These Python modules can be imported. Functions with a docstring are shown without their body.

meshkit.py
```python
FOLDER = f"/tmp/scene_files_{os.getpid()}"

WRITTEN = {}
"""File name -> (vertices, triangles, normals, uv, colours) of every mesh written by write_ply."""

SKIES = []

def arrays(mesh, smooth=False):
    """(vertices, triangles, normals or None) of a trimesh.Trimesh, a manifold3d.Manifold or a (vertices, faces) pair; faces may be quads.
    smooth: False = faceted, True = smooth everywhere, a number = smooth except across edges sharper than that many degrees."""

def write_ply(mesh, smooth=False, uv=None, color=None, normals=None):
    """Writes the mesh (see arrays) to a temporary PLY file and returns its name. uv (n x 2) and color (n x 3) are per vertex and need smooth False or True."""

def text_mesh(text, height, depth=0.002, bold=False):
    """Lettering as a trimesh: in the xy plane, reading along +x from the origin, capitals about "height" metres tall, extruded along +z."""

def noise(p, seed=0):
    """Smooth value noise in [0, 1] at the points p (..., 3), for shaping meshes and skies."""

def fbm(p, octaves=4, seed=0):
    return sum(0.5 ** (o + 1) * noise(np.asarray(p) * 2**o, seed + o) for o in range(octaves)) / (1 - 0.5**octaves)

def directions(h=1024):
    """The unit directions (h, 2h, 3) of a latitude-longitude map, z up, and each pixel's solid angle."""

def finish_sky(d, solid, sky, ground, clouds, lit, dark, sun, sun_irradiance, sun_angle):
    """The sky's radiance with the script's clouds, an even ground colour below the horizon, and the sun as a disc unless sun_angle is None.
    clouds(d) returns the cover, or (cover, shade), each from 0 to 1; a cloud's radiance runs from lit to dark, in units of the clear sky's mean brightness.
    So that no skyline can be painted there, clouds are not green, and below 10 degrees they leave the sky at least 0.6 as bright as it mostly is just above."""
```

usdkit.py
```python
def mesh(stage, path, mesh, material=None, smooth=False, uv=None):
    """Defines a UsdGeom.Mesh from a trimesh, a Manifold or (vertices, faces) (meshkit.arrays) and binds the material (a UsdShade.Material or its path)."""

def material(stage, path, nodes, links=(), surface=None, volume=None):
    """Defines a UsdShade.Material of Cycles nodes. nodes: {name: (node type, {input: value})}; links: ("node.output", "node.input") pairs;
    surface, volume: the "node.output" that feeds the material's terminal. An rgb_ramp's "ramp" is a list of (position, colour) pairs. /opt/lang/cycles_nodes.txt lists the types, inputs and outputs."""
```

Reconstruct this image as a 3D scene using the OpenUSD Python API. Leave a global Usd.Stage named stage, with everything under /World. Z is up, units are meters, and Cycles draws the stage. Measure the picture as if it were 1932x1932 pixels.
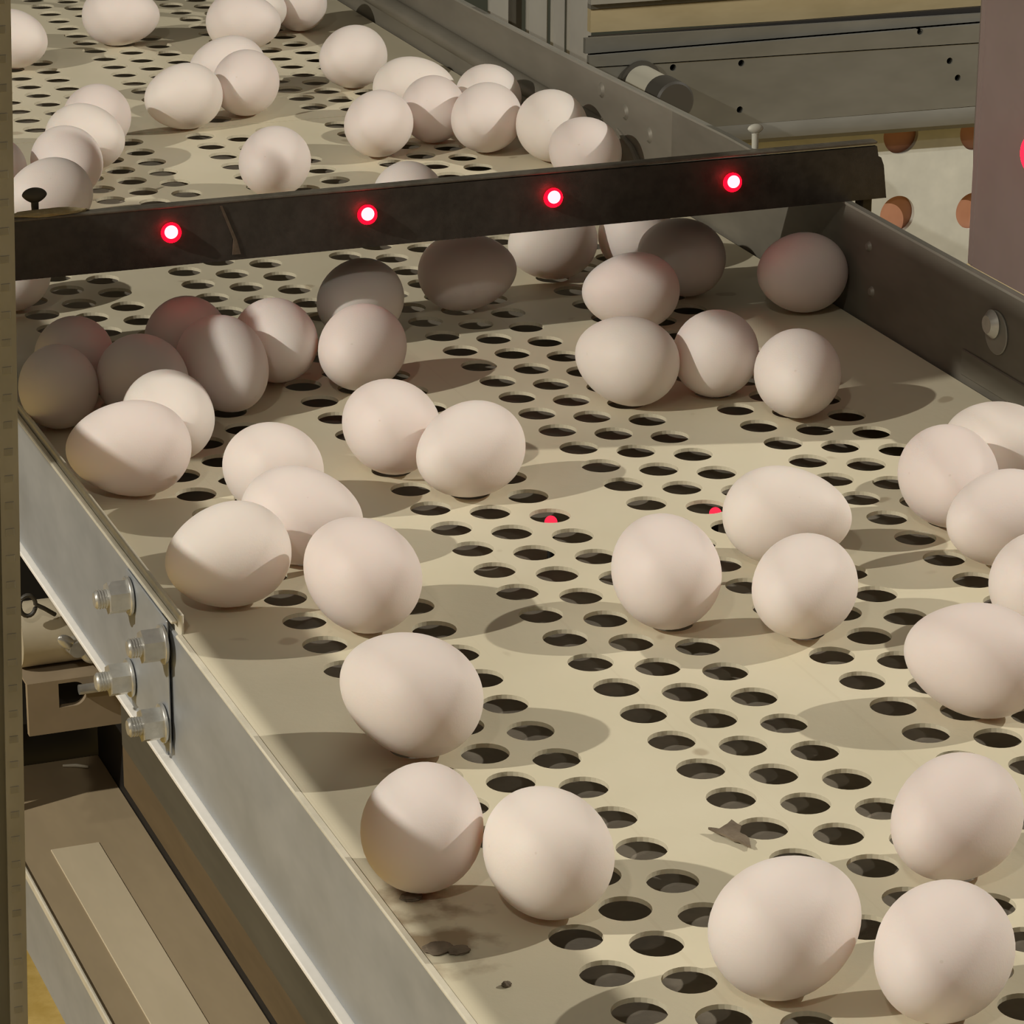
import math, random
import numpy as np, trimesh, manifold3d, shapely, usdkit, meshkit
from shapely.geometry import Polygon, Point, box as sbox
from pxr import Usd, UsdGeom, UsdLux, UsdShade, Gf, Sdf

random.seed(7)
stage = Usd.Stage.CreateInMemory()
UsdGeom.SetStageUpAxis(stage, UsdGeom.Tokens.z)
UsdGeom.SetStageMetersPerUnit(stage, 1.0)
UsdGeom.Xform.Define(stage, '/World')
UsdGeom.Scope.Define(stage, '/World/Looks')

# ------------------------------------------------------------------ camera
# belt surface = plane z 0, x across the belt, y along it (away from the camera); a long lens 1.6 m away
cam = UsdGeom.Camera.Define(stage, '/World/Camera')
RIGHT = (0.93370793, -0.35799092, 0.00565734)
UP = (0.11906971, 0.32538041, 0.9380565)
BACK = (-0.3376565, -0.87519717, 0.34643614)
EYE = (-0.48840711, -1.3988514, 0.53573652)
cam.AddTransformOp().Set(Gf.Matrix4d(*RIGHT, 0, *UP, 0, *BACK, 0, *EYE, 1))
cam.CreateHorizontalApertureAttr(20.955)
cam.CreateVerticalApertureAttr(20.955)
cam.CreateFocalLengthAttr(20.955 * 6293.618 / 1932)
cam.CreateClippingRangeAttr(Gf.Vec2f(0.05, 60))
cam.CreateExposureAttr(0.0)

# ------------------------------------------------------------------ light: aisle lamps left, right and over the aisle in front, house ambient
dome = UsdLux.DomeLight.Define(stage, '/World/house_ambient')
dome.CreateColorAttr(Gf.Vec3f(1.0, 0.83, 0.66))
dome.CreateIntensityAttr(0.034)

def lamp(name, pos, radius, power, color):
    l = UsdLux.SphereLight.Define(stage, '/World/' + name)
    l.AddTranslateOp().Set(Gf.Vec3d(*pos))
    l.CreateRadiusAttr(radius)
    l.CreateNormalizeAttr(True)
    l.CreateIntensityAttr(power)
    l.CreateColorAttr(Gf.Vec3f(*color))
    return l

WARM = (1.0, 0.925, 0.81)
lamp('aisle_lamp_left', (-1.95, -0.28, 1.28), 0.014, 50.0, WARM)
lamp('aisle_lamp_right', (1.9, -0.45, 1.28), 0.014, 41.0, WARM)
lamp('aisle_lamp_front', (-1.20, -1.90, 1.90), 0.05, 11.0, WARM)

# ------------------------------------------------------------------ helpers
used = {}
def numbered(parent, name):
    k = used.get((parent, name), -1) + 1
    used[(parent, name)] = k
    return name if k == 0 else f'{name}_{k:03d}'

def path_of(parent):
    return '/World' if parent is None else str(parent.GetPath())

def obj(name, mesh, m, parent=None, smooth=30):
    pp = path_of(parent)
    p = f'{pp}/{numbered(pp, name)}'
    return usdkit.mesh(stage, p, mesh, m, smooth=smooth).GetPrim()

def tag(o, label=None, cat=None, group=None, kind=None):
    for k, v in (('label', label), ('category', cat), ('group', group), ('kind', kind)):
        if v is not None:
            o.SetCustomDataByKey(k, v)
    return o

def thing(name, label, cat, loc=(0, 0, 0), group=None, kind=None):
    x = UsdGeom.Xform.Define(stage, '/World/' + numbered('/World', name))
    if any(loc):
        x.AddTranslateOp().Set(Gf.Vec3d(*loc))
    return tag(x.GetPrim(), label, cat, group, kind)

def cat_(ms):
    return trimesh.util.concatenate([m if isinstance(m, trimesh.Trimesh) else tm(m) for m in ms])

def tm(man):
    m = man.to_mesh()
    return trimesh.Trimesh(np.array(m.vert_properties[:, :3]), np.array(m.tri_verts), process=False)

def bx(x0, x1, y0, y1, z0, z1, c=0.0):
    """a box with chamfered edges"""
    c = min(c, 0.45 * min(x1 - x0, y1 - y0, z1 - z0))
    if c <= 0:
        m = trimesh.creation.box([x1 - x0, y1 - y0, z1 - z0]); m.apply_translation([(x0 + x1) / 2, (y0 + y1) / 2, (z0 + z1) / 2]); return m
    p = []
    for X, sx in ((x0, 1), (x1, -1)):
        for Y, sy in ((y0, 1), (y1, -1)):
            for Z, sz in ((z0, 1), (z1, -1)):
                p += [(X, Y + sy * c, Z + sz * c), (X + sx * c, Y, Z + sz * c), (X + sx * c, Y + sy * c, Z)]
    return trimesh.convex.convex_hull(np.array(p))

def cyl(r, h, at, axis='z', n=28, taper=1.0, c=0.0):
    """cylinder (optionally chamfered) from at, going h along the axis (signed: '-x' goes to minus x)"""
    prof = [(0, 0), (r - c, 0), (r, c), (r * taper, h - c), (r * taper - c, h), (0, h)] if c else [(0, 0), (r, 0), (r * taper, h), (0, h)]
    m = trimesh.creation.revolve(np.array(prof), sections=n)
    s = -1 if axis[0] == '-' else 1
    a = axis[-1]
    d = {'x': (s, 0, 0), 'y': (0, s, 0), 'z': (0, 0, s)}[a]
    m.apply_transform(trimesh.geometry.align_vectors([0, 0, 1], d))
    m.apply_translation(at)
    return m

def extr(poly, depth, plane='xz', at=0.0):
    """shapely polygon extruded: plane xz -> along +y from at; yz -> along +x; xy -> along +z"""
    m = trimesh.creation.extrude_polygon(poly, depth, engine='earcut')
    v = m.vertices.copy()
    if plane == 'xz':
        m.vertices = np.stack([v[:, 0], at + v[:, 2], v[:, 1]], 1); m.invert()
    elif plane == 'yz':
        m.vertices = np.stack([at + v[:, 2], v[:, 0], v[:, 1]], 1)
    else:
        m.vertices = v + [0, 0, at]
    return m

def tube(pts, r, n=12):
    pts = np.array(pts, float)
    rows = []
    for i, p in enumerate(pts):
        t = pts[min(i + 1, len(pts) - 1)] - pts[max(i - 1, 0)]
        t /= np.linalg.norm(t)
        u = np.cross(t, [0.3, 0.2, 0.93]); u /= np.linalg.norm(u); w = np.cross(t, u)
        a = np.linspace(0, 2 * np.pi, n, endpoint=False)
        rr = r[i] if np.ndim(r) else r
        rows.append(p + rr * (np.cos(a)[:, None] * u + np.sin(a)[:, None] * w))
    v = np.vstack(rows + [pts[:1], pts[-1:]])
    f = []
    for i in range(len(pts) - 1):
        for k in range(n):
            a, b = i * n + k, i * n + (k + 1) % n
            f += [[a, b, b + n], [a, b + n, a + n]]
    e = len(pts) * n
    for k in range(n):
        f += [[e, (k + 1) % n, k], [e + 1, e - n + k, e - n + (k + 1) % n]]
    m = trimesh.Trimesh(v, f, process=False); m.fix_normals(); return m

# ------------------------------------------------------------------ materials
def metal(name, a, b, rough=0.5, metallic=0.35, scale=60, stretch=(1, 1, 1), bump=0.15, spots=0.0):
    """mottled or brushed metal: two tones by noise, fine bump"""
    n = {'tc': ('texture_coordinate', {}), 'mp': ('mapping', {'scale': stretch}),
         'n1': ('noise_texture', {'scale': scale, 'detail': 6.0, 'roughness': 0.6}),
         'n2': ('noise_texture', {'scale': scale * 0.22, 'detail': 3.0}),
         'mx': ('math', {'math_type': 'add'}), 'rp': ('rgb_ramp', {'ramp': [(0.38, a), (0.62, b)]}),
         'h': ('math', {'math_type': 'multiply', 'value2': 0.5}),
         'rr': ('map_range', {'from_min': 0.3, 'from_max': 0.7, 'to_min': rough - 0.08, 'to_max': rough + 0.1}),
         'bp': ('bump', {'strength': bump, 'distance': 0.001}),
         'p': ('principled_bsdf', {'metallic': metallic})}
    l = [('tc.object', 'mp.vector'), ('mp.vector', 'n1.vector'), ('mp.vector', 'n2.vector'), ('n1.fac', 'mx.value1'), ('n2.fac', 'mx.value2'),
         ('mx.value', 'h.value1'), ('h.value', 'rp.fac'), ('rp.color', 'p.base_color'), ('n2.fac', 'rr.value'), ('rr.result', 'p.roughness'),
         ('n1.fac', 'bp.height'), ('bp.normal', 'p.normal')]
    return usdkit.material(stage, '/World/Looks/' + name, n, l, surface='p.BSDF')

def plain(name, c, rough=0.5, metallic=0.0, **kw):
    return usdkit.material(stage, '/World/Looks/' + name, {'p': ('principled_bsdf', {'base_color': c, 'roughness': rough, 'metallic': metallic, **kw})}, surface='p.BSDF')

def glow(name, c, s):
    return usdkit.material(stage, '/World/Looks/' + name, {'e': ('emission', {'color': c, 'strength': s})}, surface='e.emission')

M = {}
M['galv_left'] = metal('galvanised_left', (0.33, 0.355, 0.375), (0.43, 0.455, 0.475), 0.45, 0.40, 45, (1, 0.5, 1), 0.10)
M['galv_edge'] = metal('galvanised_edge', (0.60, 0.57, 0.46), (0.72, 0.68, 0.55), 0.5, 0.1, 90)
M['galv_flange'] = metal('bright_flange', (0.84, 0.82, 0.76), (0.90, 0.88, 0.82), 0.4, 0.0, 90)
M['rail_shaded'] = metal('shaded_rail', (0.135, 0.125, 0.100), (0.195, 0.183, 0.150), 0.5, 0.25, 50, (1, 0.35, 1), 0.12)
M['rail_far_lit'] = metal('lit_far_rail', (0.170, 0.158, 0.127), (0.230, 0.215, 0.176), 0.5, 0.25, 45, (1, 0.3, 1), 0.10)
M['rail_low_lit'] = metal('rail_low_lit', (0.15, 0.142, 0.115), (0.21, 0.20, 0.165), 0.45, 0.3, 60, (1, 0.25, 1), 0.10)
M['rail_strip'] = metal('rail_strip', (0.24, 0.235, 0.20), (0.33, 0.32, 0.28), 0.45, 0.3, 60, (1, 0.25, 1), 0.10)
M['galv_beam'] = metal('beam_galvanised', (0.135, 0.135, 0.118), (0.185, 0.185, 0.165), 0.5, 0.25, 40, (0.4, 1, 1), 0.08)
M['galv_beam_light'] = metal('beam_light', (0.24, 0.235, 0.205), (0.31, 0.305, 0.265), 0.5, 0.2, 40, (0.3, 1, 1), 0.08)
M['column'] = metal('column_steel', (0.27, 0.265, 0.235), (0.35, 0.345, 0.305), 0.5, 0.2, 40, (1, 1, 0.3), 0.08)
M['column_shade'] = metal('column_recess_shade', (0.12, 0.115, 0.095), (0.18, 0.17, 0.14), 0.55, 0.2, 40, (1, 1, 0.3), 0.08)  # darker copy of the column steel, recess shade put into the colour
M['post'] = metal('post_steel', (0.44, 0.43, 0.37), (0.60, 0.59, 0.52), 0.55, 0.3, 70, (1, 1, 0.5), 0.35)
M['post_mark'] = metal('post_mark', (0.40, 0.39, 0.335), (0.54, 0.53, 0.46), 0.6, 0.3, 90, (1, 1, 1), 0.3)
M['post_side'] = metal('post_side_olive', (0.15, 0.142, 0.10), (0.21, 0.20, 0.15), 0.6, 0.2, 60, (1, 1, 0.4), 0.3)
M['bar'] = metal('bar_black', (0.030, 0.026, 0.020), (0.060, 0.052, 0.042), 0.45, 0.2, 130, (1, 1, 1), 0.4)
M['bar_edge'] = metal('bar_edge', (0.10, 0.09, 0.07), (0.18, 0.165, 0.13), 0.5, 0.2, 130)
M['zinc'] = metal('zinc_bolt', (0.52, 0.52, 0.49), (0.66, 0.66, 0.62), 0.3, 0.7, 200, (1, 1, 1), 0.05)
M['panel'] = metal('panel_plastic', (0.165, 0.125, 0.112), (0.19, 0.145, 0.132), 0.38, 0.0, 30, (1, 1, 1), 0.02)
M['plate_white'] = metal('plate_white', (0.46, 0.475, 0.44), (0.60, 0.615, 0.565), 0.55, 0.05, 35, (1, 1, 1), 0.1)
M['brown_back'] = metal('brown_back', (0.42, 0.19, 0.11), (0.55, 0.28, 0.18), 0.6, 0.0, 25)
M['yellow_board'] = metal('yellow_board', (0.27, 0.22, 0.115), (0.40, 0.335, 0.20), 0.7, 0.0, 30, (0.3, 1, 1))
M['bed'] = metal('belt_bed', (0.17, 0.152, 0.125), (0.26, 0.23, 0.18), 0.6, 0.1, 55, (1, 1, 1), 0.5)
M['tray_lit'] = metal('tray_lit', (0.60, 0.52, 0.36), (0.66, 0.57, 0.40), 0.55, 0.05, 70, (1, 0.3, 1), 0.05)
M['tray'] = metal('tray_beige', (0.37, 0.295, 0.185), (0.42, 0.335, 0.21), 0.55, 0.05, 70, (1, 0.3, 1), 0.05)
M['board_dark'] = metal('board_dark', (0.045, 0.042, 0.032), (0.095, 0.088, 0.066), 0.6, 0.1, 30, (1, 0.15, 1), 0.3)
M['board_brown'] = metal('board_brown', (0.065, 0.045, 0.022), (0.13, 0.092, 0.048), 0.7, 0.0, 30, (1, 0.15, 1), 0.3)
M['tube'] = metal('tube_cream', (0.50, 0.45, 0.33), (0.58, 0.52, 0.39), 0.45, 0.1, 50)
M['member'] = metal('member_brown', (0.27, 0.215, 0.14), (0.34, 0.27, 0.18), 0.6, 0.1, 40)
M['black'] = plain('black', (0.008, 0.007, 0.006), 0.6)
M['cap'] = plain('dark_cap', (0.045, 0.042, 0.035), 0.55)
M['roller'] = plain('roller_grey', (0.42, 0.41, 0.34), 0.45)
M['screw_dark'] = plain('screw_dark', (0.075, 0.070, 0.05), 0.55, 0.2)
M['screw_pale'] = plain('screw_pale', (0.50, 0.50, 0.43), 0.5)
M['straw'] = metal('straw', (0.40, 0.27, 0.06), (0.62, 0.46, 0.16), 0.8, 0.0, 35, (1, 1, 1), 0.8)
M['grime'] = metal('grime_straw', (0.34, 0.27, 0.12), (0.50, 0.42, 0.24), 0.9, 0.0, 200, (1, 1, 1), 0.5)
M['scrap'] = metal('scrap_brown', (0.10, 0.075, 0.05), (0.20, 0.16, 0.11), 0.8, 0.0, 150)
M['wall'] = metal('wall_dark', (0.05, 0.06, 0.045), (0.08, 0.09, 0.07), 0.8, 0.0, 3)
M['trim'] = metal('cream_trim', (0.52, 0.43, 0.24), (0.60, 0.50, 0.30), 0.5, 0.0, 60)
M['led_lens'] = glow('led_lens_red', (1.0, 0.0015, 0.009), 5.0)
M['led_core'] = glow('led_core', (1.0, 0.062, 0.070), 15.0)
M['glow_side'] = glow('glow_side', (1.0, 0.016, 0.040), 2.6)
M['led_spot'] = glow('led_spot', (1.0, 0.03, 0.07), 1.2)

def belt_material():
    """cream perforated plastic: faint mottling, lengthwise scratches, brown smears near the left front edge"""
    n = {'g': ('geometry', {}), 'sx': ('separate_xyz', {}),
         'n1': ('noise_texture', {'scale': 9.0, 'detail': 4.0}), 'n2': ('noise_texture', {'scale': 130.0, 'detail': 5.0, 'roughness': 0.65}),
         'r1': ('rgb_ramp', {'ramp': [(0.35, (0.72, 0.67, 0.50)), (0.65, (0.79, 0.74, 0.57))]}),
         'mp': ('mapping', {'scale': (260, 1.2, 1)}), 'n3': ('noise_texture', {'scale': 1.0, 'detail': 2.0}),
         'r3': ('rgb_ramp', {'ramp': [(0.66, (0, 0, 0)), (0.72, (1, 1, 1))]}),
         'f3': ('math', {'math_type': 'multiply', 'value2': 0.10}),
         'm3': ('mix_color', {'b': (0.42, 0.34, 0.22)}),
         # smears: a blotch mask from distance to two places, broken up by noise
         'd1': ('vector_math', {'math_type': 'distance', 'vector2': (-0.141, -0.438, 0)}),
         'd2': ('vector_math', {'math_type': 'distance', 'vector2': (-0.139, -0.405, 0)}),
         'dm': ('math', {'math_type': 'minimum'}), 'da': ('map_range', {'from_min': 0.004, 'from_max': 0.040, 'to_min': 0.80, 'to_max': 0.22, 'clamp': True}),
         'n4': ('noise_texture', {'scale': 75.0, 'detail': 4.0}), 'sm': ('math', {'math_type': 'multiply'}),
         'r4': ('rgb_ramp', {'ramp': [(0.27, (0, 0, 0)), (0.42, (0.8, 0.8, 0.8))]}),
         'm4': ('mix_color', {'b': (0.25, 0.17, 0.09)}),
         'n5': ('noise_texture', {'scale': 42.0, 'detail': 1.0}), 'r5': ('rgb_ramp', {'ramp': [(0.72, (0, 0, 0)), (0.76, (0.5, 0.5, 0.5))]}),
         'm5': ('mix_color', {'b': (0.33, 0.25, 0.15)}),
         'bp': ('bump', {'strength': 0.25, 'distance': 0.0006}),
         'p': ('principled_bsdf', {'roughness': 0.42, 'specular_ior_level': 0.35}),
         'tl': ('translucent_bsdf', {'color': (0.72, 0.66, 0.50)}), 'mc': ('mix_closure', {'fac': 0.18})}
    l = [('p.BSDF', 'mc.closure1'), ('tl.BSDF', 'mc.closure2'), ('g.position', 'n1.vector'), ('g.position', 'n2.vector'), ('n1.fac', 'r1.fac'), ('g.position', 'mp.vector'), ('mp.vector', 'n3.vector'), ('n3.fac', 'r3.fac'),
         ('r3.color', 'f3.value1'), ('f3.value', 'm3.fac'), ('r1.color', 'm3.a'),
         ('g.position', 'd1.vector1'), ('g.position', 'd2.vector1'), ('d1.value', 'dm.value1'), ('d2.value', 'dm.value2'), ('dm.value', 'da.value'),
         ('g.position', 'n4.vector'), ('n4.fac', 'sm.value1'), ('da.result', 'sm.value2'), ('sm.value', 'r4.fac'), ('r4.color', 'm4.fac'), ('m3.result', 'm4.a'),
         ('g.position', 'n5.vector'), ('n5.fac', 'r5.fac'), ('r5.color', 'm5.fac'), ('m4.result', 'm5.a'),
         ('m5.result', 'p.base_color'), ('n2.fac', 'bp.height'), ('bp.normal', 'p.normal')]
    return usdkit.material(stage, '/World/Looks/belt_cream', n, l, surface='mc.closure')
M['belt'] = belt_material()

def egg_material(k, c):
    n = {'tc': ('texture_coordinate', {}), 'n1': ('noise_texture', {'scale': 40.0 + k, 'detail': 3.0}),
         'n2': ('noise_texture', {'scale': 900.0, 'detail': 2.0}),
         'r1': ('rgb_ramp', {'ramp': [(0.35, tuple(x * 0.97 for x in c)), (0.65, c)]}),
         'n3': ('noise_texture', {'scale': 260.0, 'detail': 1.0}), 'r3': ('rgb_ramp', {'ramp': [(0.80, (0, 0, 0)), (0.84, (0.25, 0.25, 0.25))]}),
         'm3': ('mix_color', {'b': (0.50, 0.41, 0.32)}),
         'bp': ('bump', {'strength': 0.12, 'distance': 0.0004}),
         'p': ('principled_bsdf', {'roughness': 0.55, 'specular_ior_level': 0.28, 'subsurface_weight': 0.25, 'subsurface_radius': (1.0, 0.45, 0.28), 'subsurface_scale': 0.004})}
    l = [('tc.object', 'n1.vector'), ('tc.object', 'n2.vector'), ('tc.object', 'n3.vector'), ('n1.fac', 'r1.fac'), ('n3.fac', 'r3.fac'), ('r3.color', 'm3.fac'),
         ('r1.color', 'm3.a'), ('m3.result', 'p.base_color'), ('n2.fac', 'bp.height'), ('bp.normal', 'p.normal')]
    return usdkit.material(stage, f'/World/Looks/eggshell_{k}', n, l, surface='p.BSDF')
SHELL = [egg_material(1, (0.79, 0.71, 0.67)), egg_material(2, (0.80, 0.725, 0.68)), egg_material(3, (0.77, 0.685, 0.645)), egg_material(4, (0.80, 0.73, 0.675))]

# ------------------------------------------------------------------ setting
tag(obj('floor', bx(-3, 5, -3, 3.2, -0.62, -0.60), M['straw']), 'floor strewn with yellow straw dust, glimpsed below the conveyor at the bottom left corner', 'floor', kind='structure')
tag(obj('wall_back', bx(-3, 5, 3.2, 3.3, -0.6, 2.5), M['wall']), 'dark green back wall of the hen house', 'wall', kind='structure')

# ------------------------------------------------------------------ belt with its hole pattern: triangular pitch 28 mm, every fourth lengthwise row left out
PITCH, HOLE, THICK = 0.028, 0.0192, 0.0019
BELT_X0, BELT_X1 = -0.1500, 0.3225
def make_belt(y0, y1):
    holes = []
    for j in (-4, -3, -2, 0, 1, 2, 4, 5, 6, 8, 9, 10):
        x = j * PITCH * math.sin(math.pi / 3)
        for i in range(-80, 60):
            y = -(i * PITCH + j * PITCH / 2)
            if y0 + 0.012 < y < y1 - 0.012:
                holes.append(manifold3d.CrossSection.circle(HOLE / 2, 28).translate((x, y)))
    sheet = manifold3d.CrossSection.square((BELT_X1 - BELT_X0, y1 - y0)).translate((BELT_X0, y0))
    return tm(manifold3d.Manifold.extrude(sheet - manifold3d.CrossSection.compose(holes), THICK).translate((0, 0, -THICK)))
belt = thing('egg_belt', 'cream perforated plastic egg belt running diagonally under all the eggs', 'conveyor belt')
SEAM = 0.7215
obj('belt_sheet', make_belt(-0.80, SEAM - 0.0008), M['belt'], belt, smooth=False)
obj('belt_sheet', make_belt(SEAM + 0.0008, 1.55), M['belt'], belt, smooth=False)
tag(obj('seam', bx(BELT_X0, BELT_X1, SEAM - 0.0035, SEAM + 0.0035, -0.0040, -0.0022), M['black'], belt), 'dark joint line across the belt')
bed = thing('belt_bed', 'dark dirty steel bed seen through the holes of the belt', 'conveyor bed')
obj('bed_plate', bx(-0.147, 0.322, -0.8, 1.55, -0.025, -0.022), M['bed'], bed)
bp_ = thing('dark_backdrop', 'black sheet added below the belt behind the cross tube to keep it dark', 'panel')
obj('backdrop_sheet', bx(-0.1490, 0.322, 0.3050, 0.3080, -0.262, -0.070), M['black'], bp_)  # black sheet added to hide the floor and keep the gap dark
obj('backdrop_lip', bx(-0.1490, 0.322, 0.3020, 0.3050, -0.262, -0.256), M['black'], bp_)

# ------------------------------------------------------------------ eggs: x, y, radius, length ratio, yaw, pitch
EGGS = {
    1: (-0.0061, -0.5414, 0.0225, 1.2701, 3.9136, 0.0049),
    2: (-0.0445, -0.5058, 0.0230, 1.2854, 0.4774, 0.0546),
    3: (0.0466, -0.4513, 0.0222, 1.2761, 3.7246, -0.0236),
    4: (-0.0988, -0.4232, 0.0221, 1.2757, 1.5925, 0.0345),
    5: (-0.1317, -0.3888, 0.0217, 1.2863, 1.1050, 0.0748),
    6: (-0.0990, -0.2802, 0.0235, 1.2912, 2.1363, 0.0987),
    7: (-0.0763, -0.1526, 0.0233, 1.2943, 1.7747, 0.1274),
    8: (-0.1223, -0.1114, 0.0226, 1.2683, 3.4362, -0.0004),
    9: (-0.0770, -0.0740, 0.0219, 1.2744, -0.6526, -0.0097),
    10: (-0.0712, -0.0085, 0.0218, 1.2650, 1.8160, -0.0284),
    11: (-0.1259, 0.0387, 0.0226, 1.2979, 2.8812, 0.0088),
    12: (-0.0951, 0.0782, 0.0218, 1.2706, 4.7785, -0.0060),
    13: (-0.0478, 0.1468, 0.0224, 1.3092, 4.8264, -0.3146),
    14: (-0.0519, 0.2017, 0.0217, 1.2692, 1.2501, -0.0009),
    15: (-0.0915, 0.1377, 0.0220, 1.2794, 4.8616, 0.0294),
    16: (-0.1325, 0.1500, 0.0198, 1.2500, 1.4000, 0.2200),
    17: (-0.1130, 0.1948, 0.0204, 1.2661, 1.2845, -0.0084),
    18: (-0.0106, 0.1777, 0.0215, 1.2687, 4.7169, 0.0048),
    19: (0.0256, 0.1501, 0.0220, 1.2682, 4.0317, 0.0092),
    20: (0.0525, 0.2339, 0.0217, 1.2644, 3.7869, 0.0247),
    21: (-0.0005, 0.0298, 0.0224, 1.2691, 1.7050, 0.0209),
    22: (0.0226, -0.0179, 0.0224, 1.2776, 3.5749, -0.0268),
    23: (0.1267, 0.2660, 0.0216, 1.2804, -0.1241, 0.0254),
    24: (0.1924, 0.3057, 0.0218, 1.2692, 3.4174, 0.0104),
    25: (0.2451, 0.3068, 0.0217, 1.2701, 1.1219, -0.0062),
    65: (0.2496, 0.2542, 0.0217, 1.2708, 1.9619, 0.0091),
    26: (0.1973, 0.2017, 0.0211, 1.2647, 2.9151, 0.0042),
    27: (0.1453, 0.0851, 0.0226, 1.2740, 2.0730, 0.0226),
    28: (0.1952, 0.0838, 0.0220, 1.2688, 0.9997, -0.0168),
    29: (0.2175, 0.0345, 0.0219, 1.2717, 4.2862, -0.0162),
    30: (0.2972, 0.1973, 0.0222, 1.2988, 3.5473, 0.1726),
    31: (0.1251, -0.1477, 0.0220, 1.3066, -0.4832, -0.0228),
    32: (0.0465, -0.1924, 0.0231, 1.2949, 1.3839, 0.1398),
    33: (0.0937, -0.2291, 0.0217, 1.2651, 3.9335, 0.0166),
    34: (0.2154, -0.1304, 0.0228, 1.2807, 4.4456, -0.0738),
    35: (0.2586, -0.0963, 0.0218, 1.2707, 2.0122, 0.0026),
    36: (0.2131, -0.1839, 0.0217, 1.2650, 3.3175, 0.0174),
    37: (0.1918, -0.2567, 0.0217, 1.2692, 0.9665, -0.0065),
    38: (0.1236, -0.3243, 0.0228, 1.2781, 2.3074, 0.0332),
    39: (-0.1085, 0.3547, 0.0218, 1.2698, 1.2764, -0.0023),
    41: (0.0969, 0.5325, 0.0218, 1.2684, 4.0852, 0.0116),
    42: (0.1475, 0.4239, 0.0215, 1.2699, 4.3968, -0.0003),
    43: (0.2893, 0.4960, 0.0218, 1.2696, 1.6550, -0.0038),
    44: (0.2929, 0.5565, 0.0230, 1.2758, 4.5971, -0.0280),
    45: (0.2600, 0.5940, 0.0227, 1.2673, 4.0137, 0.0289),
    46: (0.2852, 0.6576, 0.0218, 1.2699, 1.5123, -0.0006),
    47: (0.2395, 0.6369, 0.0216, 1.2778, 1.1993, 0.1138),
    48: (0.2455, 0.6918, 0.0220, 1.2781, -0.3361, 0.0010),
    49: (0.1898, 0.6061, 0.0216, 1.2666, 3.9735, 0.0259),
    50: (0.2367, 0.7992, 0.0220, 1.2682, 3.7767, 0.0031),
    51: (0.2603, 0.9982, 0.0212, 1.2681, 1.3783, -0.0030),
    52: (0.2165, 0.9799, 0.0217, 1.2686, -0.2925, -0.0004),
    53: (0.1994, 0.9395, 0.0218, 1.2727, -0.4618, 0.0000),
    54: (0.1458, 0.7988, 0.0217, 1.2675, 3.2442, 0.0057),
    55: (0.1419, 0.7448, 0.0222, 1.2698, 4.0809, -0.0105),
    56: (0.0921, 0.7221, 0.0221, 1.2710, 3.4842, -0.0011),
    57: (0.1199, 0.9900, 0.0222, 1.2932, -0.2573, -0.0044),
    58: (0.0276, 0.9388, 0.0214, 1.2706, 5.3366, -0.0019),
    59: (0.0220, 0.6820, 0.0218, 1.2691, 4.1365, 0.0066),
    60: (0.0036, 0.6331, 0.0218, 1.2679, 5.3430, 0.0233),
    61: (-0.0219, 0.5770, 0.0218, 1.2700, 4.8127, 0.0001),
    62: (-0.0519, 0.5038, 0.0218, 1.2680, 3.5431, 0.0131),
    63: (-0.0702, 0.5747, 0.0217, 1.2698, 1.2630, -0.0020),
}
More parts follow.
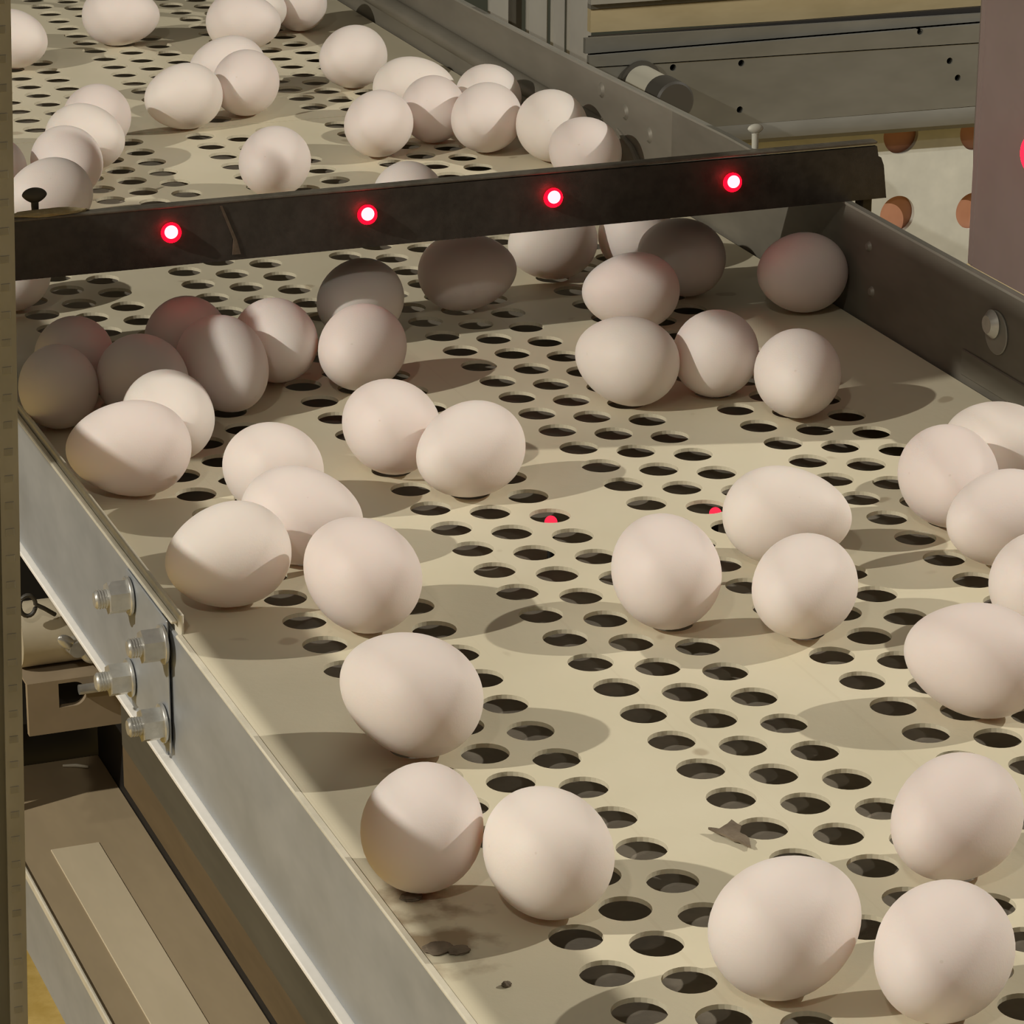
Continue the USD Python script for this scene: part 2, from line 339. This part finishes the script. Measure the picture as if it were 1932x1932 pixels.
LABELS = {
    1: 'round white egg cut by the bottom edge, front one of the bottom right pair',
    2: 'large white egg at the bottom with a diagonal shadow across its right side',
    3: 'white egg at the right edge touching the roundest bottom egg from behind',
    4: 'round white egg at the bottom centre, right one of a touching pair',
    5: 'half-shaded white egg beside the left rail at the bottom, touching a round egg',
    6: 'large white egg standing alone in the lower middle, wider than tall',
    7: 'fully lit egg at the front of the four-egg cluster beside the bolted rail',
    8: 'egg nearest the rail bolts, its lower left half in straight-edged shadow',
    9: 'egg in the middle of the four-egg cluster beside the bolted rail, mostly lit',
    10: 'egg at the back of the four-egg cluster beside the bolted rail',
    11: 'egg closest to the left rail below the dark shaded eggs, with a shadowed lower left',
    12: 'egg partly hidden behind the half-shaded egg closest to the left rail',
    13: 'egg with a bright right half and an orange-red shaded left half',
    14: 'dark shaded egg behind the half orange-red egg, left of centre',
    15: 'reddish brown shaded egg in the dark corner by the left post',
    16: 'darkest egg against the left post, left of the reddish brown one',
    17: 'dark shaded egg hidden behind the darkest egg by the left post',
    18: 'egg with a shaded lower left, right of the half orange-red egg',
    19: 'round evenly lit egg left of centre, in front of one with a brown top',
    20: 'egg with a shaded brown top just below the second red lamp',
    21: 'left egg of the touching pair at the centre, slightly shaded',
    22: 'bright cream egg at the centre, right one of a touching pair',
    23: 'egg just below the bar between second and third lamps with a bright lower front',
    24: 'shaded egg cut off by the bar below the third red lamp',
    25: 'egg mostly hidden under the bar, left of the egg with a brown shadow band',
    65: 'egg with a brown shadow band across it, under the fourth red lamp',
    26: 'egg in front of the banded egg, behind the big egg, right of centre',
    27: 'big evenly lit egg at the left front of the right middle cluster',
    28: 'middle egg of the right middle cluster, between the big egg and the bright-striped egg',
    29: 'egg with a bright vertical stripe, right front of the right middle cluster',
    30: 'brownish shaded egg alone against the dark right rail',
    31: 'wide tan egg behind the other two of the trio right of centre',
    32: 'left egg of the trio right of centre, tall and pinkish',
    33: 'round bright egg at the front right of the trio right of centre',
    34: 'back left egg of the group at the right edge, overlapping another at the rail',
    35: 'egg at the right edge nearest the right rail with a grey shadow patch',
    36: 'egg in the middle of the right-edge group, in front of the back left one',
    37: 'egg cut by the right edge just above the big elongated egg',
    38: 'big elongated egg at the right edge in the lower half',
    39: 'egg sliver beside the left post just under the black bar',
    41: 'greyish shaded egg alone just above the bar between first and second lamps',
    42: 'egg with only its grey top showing above the bar between second and third lamps',
    43: 'egg nearest the third lamp above the bar, against the far right rail',
    44: 'egg against the far right rail just behind the one nearest the third lamp',
    45: 'egg with a shaded lower right, in front of an egg against the far right rail',
    46: 'far egg squeezed against the right rail with only its upper half visible',
    47: 'egg with shadows on both lower sides between two eggs above the bar',
    48: 'egg at the back left of the upper right row, mostly covered by others',
    49: 'round egg at the left end of the upper right row, in front of the others',
    50: 'bright round egg alone in the upper middle, near the far right rail',
    51: 'rightmost egg of the three cut off by the top edge, half shaded',
    52: 'egg behind another at the top edge, between two eggs there',
    53: 'front egg of the overlapping pair at the top edge of the photo',
    54: 'bright egg showing only its top behind two touching upper eggs',
    55: 'egg with a brown shadow on its lower left, right of a rounder egg',
    56: 'round egg left of the one with a brown lower left shadow, upper left area',
    57: 'wide white egg alone at the top edge in the upper left',
    58: 'bright egg cut by the left post in the upper left corner',
    59: 'back egg of the row of four overlapping eggs at the upper left',
    60: 'second from the back in the row of four overlapping eggs, upper left',
    61: 'second from the front in the row of four overlapping eggs, upper left',
    62: 'front egg of the upper left row of four, behind the dark thumb screw',
    63: 'thin egg sliver between the left post and the upper left row of four',
}

def egg_mesh(R, e, yaw, pit, seed):
    k, nu, nv = 0.13, 34, 44
    th = np.linspace(0, np.pi, nu + 1)
    u = np.cos(th)
    r = np.sqrt(np.maximum(0, 1 - u * u)) * (1 - k * u)
    r = r / r.max() * R
    ph = np.linspace(0, 2 * np.pi, nv, endpoint=False)
    v = [np.array([[R * e, 0, 0]])]
    for a, q in list(zip(u, r))[1:-1]:
        v.append(np.stack([np.full(nv, a * R * e), q * np.cos(ph), q * np.sin(ph)], 1))
    v.append(np.array([[-R * e, 0, 0]]))
    v = np.vstack(v)
    f = []
    for b in range(nv):
        f.append([0, 1 + b, 1 + (b + 1) % nv])
    for a in range(nu - 2):
        for b in range(nv):
            p, q = 1 + a * nv + b, 1 + a * nv + (b + 1) % nv
            f += [[p, p + nv, q + nv], [p, q + nv, q]]
    last = len(v) - 1
    for b in range(nv):
        f.append([last, last - nv + (b + 1) % nv, last - nv + b])
    d = v / np.linalg.norm(v, axis=1, keepdims=True)
    v = v * (1 + 0.012 * (meshkit.noise(d * 1.6 + seed * 3.7, seed)[:, None] - 0.5))     # no two eggs quite alike
    c, s = math.cos(pit), math.sin(pit)
    v = v @ np.array([[c, 0, s], [0, 1, 0], [-s, 0, c]])
    c, s = math.cos(yaw), math.sin(yaw)
    v = v @ np.array([[c, s, 0], [-s, c, 0], [0, 0, 1]])
    z = -v[:, 2].min()
    m = trimesh.Trimesh(v, f, process=False)
    m.fix_normals()
    return m, z

for n, key in enumerate(EGGS):
    x, y, R, e, yaw, pit = EGGS[key]
    m, z = egg_mesh(R, e, yaw, pit, n + 1)
    o = tag(obj('egg', m, SHELL[n % 4], smooth=True), LABELS[key], 'egg', 'white eggs on the perforated belt')
    UsdGeom.Xformable(o).AddTranslateOp().Set(Gf.Vec3d(x, y, z + 0.0002))

# ------------------------------------------------------------------ left side rail of the conveyor
rail = thing('side_rail', 'blue-grey galvanised side rail with four bolts along the left edge of the belt', 'conveyor rail')
obj('rail_plate', bx(-0.1535, -0.1510, -0.118, 1.55, -0.0635, 0.0045, 0.0006), M['galv_left'], rail)
obj('rail_plate', bx(-0.1525, -0.1505, -1.0, -0.1180, -0.0635, -0.0010, 0.0006), M['galv_left'], rail)
obj('splice_plate', bx(-0.1546, -0.1537, -0.1285, -0.0625, -0.058, 0.0035, 0.0003), M['galv_left'], rail)
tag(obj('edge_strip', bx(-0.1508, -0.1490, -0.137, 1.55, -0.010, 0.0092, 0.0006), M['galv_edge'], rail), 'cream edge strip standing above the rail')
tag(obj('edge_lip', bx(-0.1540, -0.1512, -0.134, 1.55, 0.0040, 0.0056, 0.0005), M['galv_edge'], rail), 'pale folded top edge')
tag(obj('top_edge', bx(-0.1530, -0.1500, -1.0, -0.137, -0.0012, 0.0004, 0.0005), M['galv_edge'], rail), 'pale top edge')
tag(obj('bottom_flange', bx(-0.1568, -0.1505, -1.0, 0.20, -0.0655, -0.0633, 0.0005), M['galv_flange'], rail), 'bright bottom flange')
for by, bz in ((-0.0700, -0.0065), (-0.1265, -0.0075), (-0.0665, -0.0470), (-0.1215, -0.0460)):
    b = UsdGeom.Xform.Define(stage, path_of(rail) + '/' + numbered(path_of(rail), 'bolt')).GetPrim()
    obj('washer', cyl(0.0088, 0.0017, (-0.1551, by, bz), '-x', 32, c=0.0004), M['zinc'], b)
    hexn = trimesh.creation.cylinder(0.0076, 0.0085, sections=6)
    nm = hexn
    nm.apply_transform(trimesh.geometry.align_vectors([0, 0, 1], [-1, 0, 0]))
    nm.apply_translation((-0.1568 - 0.00425, by, bz))
    obj('nut', nm, M['zinc'], b)
    obj('stud', cat_([cyl(0.0040, 0.0145, (-0.1568, by, bz), '-x', 20, c=0.0008)] + [cyl(0.0043, 0.0005, (-0.1662 - 0.0012 * q, by, bz), '-x', 20) for q in range(4)]), M['zinc'], b)

# ------------------------------------------------------------------ under the rail: dark channel boards
ch = thing('channel', 'dark brown grimy channel below the bright flange of the left rail', 'channel')
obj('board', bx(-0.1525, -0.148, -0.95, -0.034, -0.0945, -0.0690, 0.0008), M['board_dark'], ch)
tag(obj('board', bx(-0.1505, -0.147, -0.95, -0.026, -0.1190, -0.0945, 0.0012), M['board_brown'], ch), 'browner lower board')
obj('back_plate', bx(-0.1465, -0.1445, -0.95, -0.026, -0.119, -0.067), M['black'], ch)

# ------------------------------------------------------------------ right side rail
rr = thing('side_rail', 'dark worn steel side rail along the right edge of the belt, behind the eggs', 'conveyor rail')
top = [(-1.0, 0.0588), (0.10, 0.0592), (0.36, 0.0600), (0.58, 0.0552), (0.80, 0.0520), (1.55, 0.0470)]
def rail_poly(y0, y1, zb):
    ys = [y0] + [a for a, _ in top if y0 < a < y1] + [y1]
    return Polygon([(y0, zb)] + [(y1, zb)] + [(q, np.interp(q, [a for a, _ in top], [b for _, b in top])) for q in ys[::-1]])
obj('rail_plate', extr(rail_poly(-1.0, 0.44, -0.03), 0.0025, 'yz', 0.3250), M['rail_shaded'], rr)  # near plate toned darker, shade on the rail put into its colour
tag(obj('rail_plate', extr(rail_poly(0.44, 1.55, -0.03), 0.0025, 'yz', 0.3250), M['rail_far_lit'], rr), 'far section of the rail, lit tone put into its colour')
tag(obj('lit_strip', bx(0.3238, 0.3252, -1.0, 0.060, 0.003, 0.017, 0.0006), M['rail_low_lit'], rr), 'paler strip near the belt, lamp light put into its colour')  # strip colour carries the lamp light at the foot of the rail
a = np.linspace(0.55, 1.55, 24)
tag(obj('lower_lip', tube([(0.3215 + 0.004 * (q < 0.63), q, 0.0212) for q in a], 0.0068, 16), M['rail_far_lit'], rr), 'rounded lower lip')
obj('top_edge', cat_([extr(Polygon([(q0, np.interp(q0, [s for s, _ in top], [t for _, t in top]) - 0.0006), (q1, np.interp(q1, [s for s, _ in top], [t for _, t in top]) - 0.0006), (q1, np.interp(q1, [s for s, _ in top], [t for _, t in top]) + 0.0008), (q0, np.interp(q0, [s for s, _ in top], [t for _, t in top]) + 0.0008)]), 0.0040, 'yz', 0.3242) for (q0, _), (q1, _) in zip(top[:-1], top[1:])]), M['rail_strip'], rr)
bo = UsdGeom.Xform.Define(stage, path_of(rr) + '/' + numbered(path_of(rr), 'bolt')).GetPrim()
obj('washer', cyl(0.0115, 0.0012, (0.3250, 0.026, 0.0355), '-x', 36, c=0.0004), M['rail_strip'], bo)
obj('bolt_head', cyl(0.0075, 0.0042, (0.3240, 0.0285, 0.0395), '-x', 32, 0.75, 0.0010), M['zinc'], bo)
for ry, rz in ((0.1707, 0.0425), (0.1652, 0.0184), (0.5534, 0.0456), (0.5136, 0.0400), (0.475, 0.034)):
    obj('rivet', cyl(0.0030 if ry < 0.3 else 0.0052, 0.0016, (0.3250, ry, rz), '-x', 20, 0.6), M['rail_strip'] if ry < 0.3 else M['rail_far_lit'], rr)
obj('gusset', tube([(0.3246, 0.525, 0.026), (0.3240, 0.500, 0.020), (0.3236, 0.478, 0.006)], [0.0012, 0.0022, 0.003], 8), M['rail_far_lit'], rr)
tag(obj('trim_strip', bx(0.3276, 0.3320, -0.50, 0.0690, 0.0520, 0.0604, 0.0012), M['trim']), 'narrow cream strip along the top of the right rail under the reddish housing', 'trim strip')

# ------------------------------------------------------------------ post at the left edge of the picture
post = thing('steel_post', 'upright grey steel post with punched edge at the left margin of the photo', 'post')
def lean(m):
    v = m.vertices
    v[:, 0] += 0.0300 * (v[:, 2] - 0.2)          # the post leans a little
    return m
PX, PY = -0.3221, -0.62
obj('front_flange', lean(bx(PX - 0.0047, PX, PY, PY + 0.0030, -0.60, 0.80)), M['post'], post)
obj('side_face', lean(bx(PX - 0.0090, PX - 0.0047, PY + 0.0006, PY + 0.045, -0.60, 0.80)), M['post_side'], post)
for q in range(64):
    z = -0.06 + q * 0.0071
    obj('punched_mark', lean(bx(PX - 0.0037, PX - 0.0013, PY - 0.00014, PY + 0.0004, z, z + 0.0020, 0.00012)), M['post_mark'], post)

# ------------------------------------------------------------------ sensor bar with red lamps
bar = thing('sensor_bar', 'black steel bar with four glowing red lamps across the belt', 'sensor bar')
prof = Polygon([(-0.1640, 0.0612), (0.3494, 0.0603), (0.3470, 0.0790), (0.3452, 0.0835), (0.3434, 0.0845), (0.3424, 0.0900), (-0.1640, 0.0922)])
obj('front_plate', extr(prof, 0.0030, 'xz', 0.2000), M['bar'], bar)
obj('bottom_flange', bx(-0.1640, 0.3490, 0.2031, 0.2620, 0.0606, 0.0632), M['bar'], bar)  # unseen flange, made deep enough to shade the eggs behind the bar
tag(obj('top_edge', bx(-0.1640, 0.3424, 0.1996, 0.2060, 0.0915, 0.0932, 0.0005), M['bar_edge'], bar), 'paler top edge')  # top edge in a paler tone than the bar
obj('foot', bx(0.3360, 0.3425, 0.2030, 0.2120, 0.0460, 0.0612, 0.0008), M['bar'], bar)
tag(obj('scrape', extr(Polygon([(-0.0330, 0.0905), (-0.0318, 0.0905), (-0.0245, 0.0720), (-0.0225, 0.0640), (-0.0270, 0.0640), (-0.0262, 0.0720)]), 0.0006, 'xz', 0.1992), M['scrap'], bar), 'brownish crusty drip on the bar')
for lx, lz in ((-0.0592, 0.0795), (0.0463, 0.0793), (0.1505, 0.0790), (0.2550, 0.0782)):
    L = UsdGeom.Xform.Define(stage, path_of(bar) + '/' + numbered(path_of(bar), 'red_lamp')).GetPrim()
    lens = trimesh.creation.icosphere(3, 0.0053); lens.apply_scale([1, 0.80, 1]); lens.apply_translation((lx, 0.1990, lz - 0.0006))
    core = trimesh.creation.icosphere(3, 0.0035); core.apply_scale([1, 0.7, 1]); core.apply_translation((lx - 0.0008, 0.1958, lz + 0.0006))
    obj('lens', lens, M['led_lens'], L, smooth=True)
    tag(obj('core', core, M['led_core'], L, smooth=True), 'white-hot centre of the lamp')
def thumb(px, py, pz, h, rh, m, label):
    t = thing('thumb_screw', label, 'screw', (px, py, pz))
    obj('stem', cyl(0.0018, h, (0, 0, 0), 'z', 16, 1.1), m, t)
    hd = trimesh.creation.icosphere(3, rh); hd.apply_scale([1.0, 0.5, 0.62])
    v = hd.vertices; v[:, 0] *= 1 - 0.30 * np.clip(-v[:, 2] / (rh * 0.62), 0, 1)
    hd.apply_translation((0, 0, h + rh * 0.45))
    obj('head', hd, m, t, smooth=True)
thumb(-0.1266, 0.2100, 0.0932, 0.0058, 0.0064, M['screw_dark'], 'dark grey thumb screw on top of the left end of the black bar')
thumb(0.2720, 0.2080, 0.0932, 0.0085, 0.0046, M['screw_pale'], 'small pale thumb screw on top of the right half of the black bar')
dm = trimesh.creation.icosphere(3, 1.0)
dm.vertices *= 1 + 0.35 * (meshkit.fbm(dm.vertices * 3.0, 3, 5)[:, None] - 0.5)
dm.apply_scale([0.0200, 0.0040, 0.0022]); dm.apply_translation((-0.1215, 0.2035, 0.0938))
tag(obj('straw_dust', dm, M['grime'], smooth=True), 'yellowish dust and straw heaped on the left end of the black bar', 'dust', kind='stuff')

# two red light spots at belt holes, drawn as small glowing domes
for px, py, r, lb in ((0.0474, -0.0600, 0.0030, 'small glowing dome as red light spot in a belt hole near the middle of the photo'), (0.1235, -0.0755, 0.0029, 'small glowing dome as red light spot in a belt hole, left of the wide tan egg')):
    s = thing('red_spot', lb, 'light_spot', (px, py, 0))
    d = trimesh.creation.icosphere(3, r); d.apply_translation((0, 0, -0.0016))
    obj('spot_dome', d, M['led_spot'], s, smooth=True)
    obj('holder', cyl(0.0016, 0.019, (0, 0, -0.0225), 'z', 16), M['black'], s)

# ------------------------------------------------------------------ sensor housing at the right margin
hs = thing('sensor_housing', 'smooth reddish grey housing at the right margin with an added red glow', 'housing')
case = Polygon([(0.3315, -0.0350), (0.3280, -0.0315), (0.3280, 0.0630), (0.3292, 0.0656), (0.3320, 0.0672), (0.3480, 0.0980), (0.4550, 0.2950), (0.5000, 0.2950), (0.5000, -0.0350)])  # unseen slanted back shaped to block the right lamp
obj('casing', extr(case, 0.56, 'xy', 0.0606), M['panel'], hs)
obj('edge_trim', bx(0.3276, 0.3310, 0.0600, 0.0664, 0.0605, 0.62, 0.0012), M['panel'], hs)
sl = trimesh.creation.icosphere(3, 0.0100); sl.apply_scale([0.45, 1, 1]); sl.apply_translation((0.3280, 0.0065, 0.1325))  # added lamp stands in for a reflected red glow
tag(obj('added_glow_lamp', sl, M['glow_side'], hs, smooth=True), 'added lamp standing for a red glow on the housing')

# ------------------------------------------------------------------ behind the right rail: cross beam, column, perforated plate
bm = thing('cross_beam', 'grey galvanised cross beam with punched holes behind the right rail', 'beam')
XL, XR = 0.3760, 0.72
def band(z0l, z1l, z0r, z1r, y, d, m, name, holes=()):
    p = Polygon([(XL, z0l), (XR, z0r), (XR, z1r), (XL, z1l)])
    for hx, hz in holes:
        p = p.difference(Point(hx, hz).buffer(0.0024))
    return obj(name, extr(p, d, 'xz', y), m, bm)
H = [(0.4399, 0.0206), (0.4923, 0.0198), (0.6320, 0.0325), (0.6577, 0.0091), (0.6650, -0.0039), (0.4922, -0.0136)]
band(-0.0235, 0.0250, -0.0262, 0.0198, 0.700, 0.004, M['galv_beam'], 'web', H)
band(0.0258, 0.0335, 0.0206, 0.0345, 0.6990, 0.004, M['galv_beam'], 'upper_fold', H)
band(0.0338, 0.0445, 0.0350, 0.0400, 0.706, 0.004, M['galv_beam'], 'upper_step')
obj('backing', bx(XL + 0.006, XR, 0.712, 0.716, -0.037, 0.044), M['black'], bm)
lower = Polygon([(0.7005, -0.0236), (0.6985, -0.0310), (0.6990, -0.0360), (0.7020, -0.0395), (0.7060, -0.0405), (0.7120, -0.0400), (0.7120, -0.0236)])
lr = extr(lower, XR - XL, 'yz', XL)
lr.vertices[:, 2] += 0.0025 - 0.0057 * (lr.vertices[:, 0] - XL) / (XR - XL)
obj('lower_roll', lr, M['galv_beam'], bm)
yb = extr(Polygon([(0.3875, 0.0440), (XR, 0.0395), (XR, 0.0590), (0.3875, 0.0602)]), 0.006, 'xz', 0.725)
tag(obj('side_board', yb, M['yellow_board']), 'long yellowish dusty board lying above the grey cross beam', 'board')
uc = thing('upper_channel', 'pale galvanised channel at the top of the photo above the yellowish board', 'channel')
obj('lower_lip', extr(Polygon([(0.3870, 0.0605), (XR, 0.0597), (XR, 0.0632), (0.3870, 0.0646)]), 0.006, 'xz', 0.724), M['column_shade'], uc)
obj('web', extr(Polygon([(0.3855, 0.0646), (XR, 0.0632), (XR, 0.12), (0.3855, 0.12)]), 0.006, 'xz', 0.720), M['galv_beam_light'], uc)
ro = thing('roller', 'short grey roller with a black end cap sticking out of the cross beam', 'roller')
obj('sleeve', cyl(0.0128, 0.045, (0.4150, 0.700, 0.0118), '-y', 32), M['roller'], ro)
obj('end_cap', cyl(0.0140, 0.024, (0.4150, 0.662, 0.0118), '-y', 32, c=0.0015), M['cap'], ro)
obj('collar', cyl(0.0150, 0.003, (0.4150, 0.700, 0.0128), '-y', 32), M['cap'], ro)

col = thing('steel_column', 'pale upright galvanised column behind the far right rail', 'column')
obj('left_flange', bx(0.3780, 0.3935, 0.900, 0.904, -0.60, 1.2, 0.0008), M['column'], col)
tag(obj('web', bx(0.3935, 0.4109, 0.918, 0.922, -0.60, 1.2), M['column_shade'], col), 'recessed web, shade put into its dark colour')
obj('inner_fold', bx(0.4095, 0.4265, 0.903, 0.908, -0.60, 1.2, 0.0015), M['column'], col)
obj('middle_fold', bx(0.4279, 0.4395, 0.900, 0.904, -0.60, 1.2, 0.0015), M['column'], col)
obj('right_flange', bx(0.4405, 0.4600, 0.898, 0.904, -0.60, 1.2, 0.0015), M['column'], col)
pl = thing('perforated_plate', 'whitish plate with large round holes below the cross beam', 'plate')
pp_ = sbox(0.40, -0.60, 0.90, -0.020)
for row in range(0, 8):
    for c_ in range(-3, 4):
        if c_ >= 0 or row > 0:
            pp_ = pp_.difference(Point(0.6300 + 0.0628 * c_, -0.0473 - 0.0598 * row - 0.0030 * c_).buffer(0.0141, 24))
obj('plate_sheet', extr(pp_, 0.004, 'xz', 0.717), M['plate_white'], pl)
tag(obj('backing', bx(0.40, 0.90, 0.7225, 0.7255, -0.60, -0.02), M['brown_back'], pl), 'orange brown surface behind the holes')

# ------------------------------------------------------------------ lower left: cross tube, member, lower tray
ct = thing('cross_tube', 'cream cross tube with a wing nut running under the left rail', 'tube')
obj('tube', tube([(-0.1630, 0.135, -0.1035), (-0.08, 0.135, -0.1035), (0.30, 0.135, -0.1035)], 0.0165, 28), M['tube'], ct)
wn = UsdGeom.Xform.Define(stage, path_of(ct) + '/wing_nut').GetPrim()
obj('hub', cyl(0.0052, 0.008, (-0.1370, 0.1195, -0.1062), '-y', 20, 0.8), M['zinc'], wn)
for s in (-1, 1):
    w = trimesh.creation.icosphere(2, 0.0042); w.apply_scale([1.25, 0.45, 0.8]); w.apply_transform(trimesh.transformations.rotation_matrix(0.7, [0, 1, 0])); w.apply_translation((-0.1370 + s * 0.0055, 0.1130, -0.1062 - s * 0.0045))
    obj('wing', w, M['zinc'], wn, smooth=True)
mb = thing('cross_member', 'brown steel cross member with a black slot below the cream tube', 'beam')
slot = sbox(-0.1482, -0.1352, -0.1405, -0.1222).union(Point(-0.1405, -0.1287).buffer(0.0065))
obj('front_plate', extr(sbox(-0.1640, -0.1485, 0.10, -0.1215).difference(slot), 0.004, 'xz', 0.110), M['member'], mb)
tag(obj('slot', bx(-0.1640, 0.10, 0.126, 0.130, -0.1485, -0.1215), M['black'], mb), 'black inside of the slot')
obj('top_flange', bx(-0.1640, 0.10, 0.110, 0.150, -0.1215, -0.1203), M['member'], mb)
obj('rod', cyl(0.0026, 0.16, (-0.1385, 0.1075, -0.1258), 'x', 16), M['zinc'], mb)
ss = thing('tray_shade', 'added unseen shelf plate in the aisle left of the lower tray', 'shade')  # plate added out of view to shade the far end of the tray
obj('shade_plate', bx(-0.450, -0.166, 0.215, 0.420, -0.152, -0.149), M['member'], ss)
for yy in (0.23, 0.40):
    obj('leg', bx(-0.446, -0.440, yy, yy + 0.006, -0.60, -0.152), M['member'], ss)
    obj('leg', bx(-0.176, -0.170, yy, yy + 0.006, -0.60, -0.152), M['member'], ss)
lp = [(-0.1600 + 0.0040 * math.cos(t), 0.118, -0.0815 + 0.0055 * math.sin(t)) for t in np.linspace(0, 2 * math.pi, 20)] + [(-0.152, 0.118, -0.084), (-0.146, 0.12, -0.089)]
tag(obj('wire_loop', tube(lp, 0.0011, 8), M['cap']), 'dark loop of wire beside the post above the cream tube', 'wire')

tr = thing('lower_tray', 'beige sheet metal tray on the lower left, below the rail', 'tray')
obj('tray_sheet', bx(-0.1572, -0.0850, -1.0, 0.296, -0.2530, -0.2500, 0.0006), M['tray'], tr)
tag(obj('lit_stripe', bx(-0.1395, -0.1130, -0.45, 0.185, -0.2503, -0.2494, 0.0003), M['tray_lit'], tr), 'lighter strip along the middle of the tray, lamp light put into its colour')  # raised strip coloured paler to stand in for a stripe of light
obj('blackout_side', bx(-0.0850, -0.0835, -1.0, 0.296, -0.2530, -0.125), M['black'], tr)  # black side added so the gap beside the tray stays dark
tag(obj('side_plate', bx(-0.1582, -0.1560, -1.0, 0.296, -0.2990, -0.2526, 0.0008), M['galv_left'], tr), 'grey side plate of the tray')
tag(obj('tray_edge', bx(-0.1586, -0.1566, -1.0, 0.296, -0.2530, -0.2482, 0.0006), M['galv_edge'], tr), 'pale raised edge')
tag(obj('straw_piece', tube([(-0.1080, 0.2860, -0.2490), (-0.1010, 0.2830, -0.2486), (-0.0950, 0.2790, -0.2488)], [0.0008, 0.0011, 0.0007], 8), M['galv_edge']), 'single pale straw lying in the dark end of the lower tray', 'straw')

# guard frame added unseen at left, its bars and plates shaped to cast shadows
gf = thing('blocker_frame', 'added unseen guard frame with lengthwise bars in the left aisle beside the conveyor', 'blocker')
for z0, z1 in ((0.168, 0.1935), (0.85, 0.87)):
    obj('blocker_bar', bx(-0.383, -0.377, -0.72, 1.20, z0, z1, 0.001), M['post'], gf)
gp = Polygon([(0.035, 0.163), (0.168, 0.163), (0.168, 0.268), (0.090, 0.264), (0.058, 0.243), (0.040, 0.222), (0.035, 0.200)])
obj('blocker_plate', extr(gp, 0.004, 'yz', -0.3775), M['post'], gf)
up = Polygon([(-0.35, 0.402), (-0.04, 0.402), (-0.04, 0.374), (0.075, 0.374), (0.075, 0.434), (-0.342, 0.434), (-0.342, 0.86), (-0.35, 0.86)])
obj('upper_blocker', extr(up, 0.004, 'yz', -0.3825), M['post'], gf)
cp_ = Polygon([(-0.365, 0.41), (-0.24, 0.41), (-0.24, 0.62), (-0.46, 0.62), (-0.435, 0.55), (-0.41, 0.50)])
obj('corner_blocker', extr(cp_, 0.004, 'yz', -0.3775), M['post'], gf)
for yy in (-0.72, 1.20):
    obj('upright', bx(-0.390, -0.383, yy - 0.012, yy + 0.012, -0.60, 0.88), M['post'], gf)

# ------------------------------------------------------------------ small debris on the belt
pts = []
sc = Polygon([(-0.0205, -0.3885), (-0.0170, -0.3905), (-0.0125, -0.3880), (-0.0095, -0.3850), (-0.0080, -0.3905), (-0.0110, -0.3955), (-0.0100, -0.4020), (-0.0120, -0.4075), (-0.0140, -0.4020), (-0.0175, -0.3965)])
s = trimesh.creation.extrude_polygon(sc, 0.0009, engine='earcut').subdivide().subdivide()
s.vertices[:, 2] += 0.0016 * meshkit.noise(np.c_[s.vertices[:, :2] * 260, np.zeros(len(s.vertices))], 3) + 0.0003
tag(obj('feather_scrap', s, M['scrap']), 'ragged dark brown scrap lying at the edge of a belt hole in the lower middle', 'scrap')
for k, (px, py, r) in enumerate(((-0.1445, -0.440, 0.0042), (-0.1385, -0.4440, 0.0030), (-0.1405, -0.4005, 0.0030), (-0.1320, -0.4725, 0.0014))):
    c = trimesh.creation.icosphere(3, 1.0)
    c.vertices *= 1 + 0.7 * (meshkit.fbm(c.vertices * 2.2 + k * 5, 3, k)[:, None] - 0.5)
    c.apply_scale([r * 1.3, r, 0.0011]); c.apply_translation((px, py, 0.0006))
    tag(obj('dirt_crumb', c, M['scrap'], smooth=True), ('largest brown dirt clot beside the left rail in the lower middle', 'brown dirt clot just right of the largest clot, lower middle', 'thin brown dirt streak below the half-shaded egg near the left rail', 'tiny dark dirt speck nearest the bottom edge beside the left rail')[k], 'dirt')
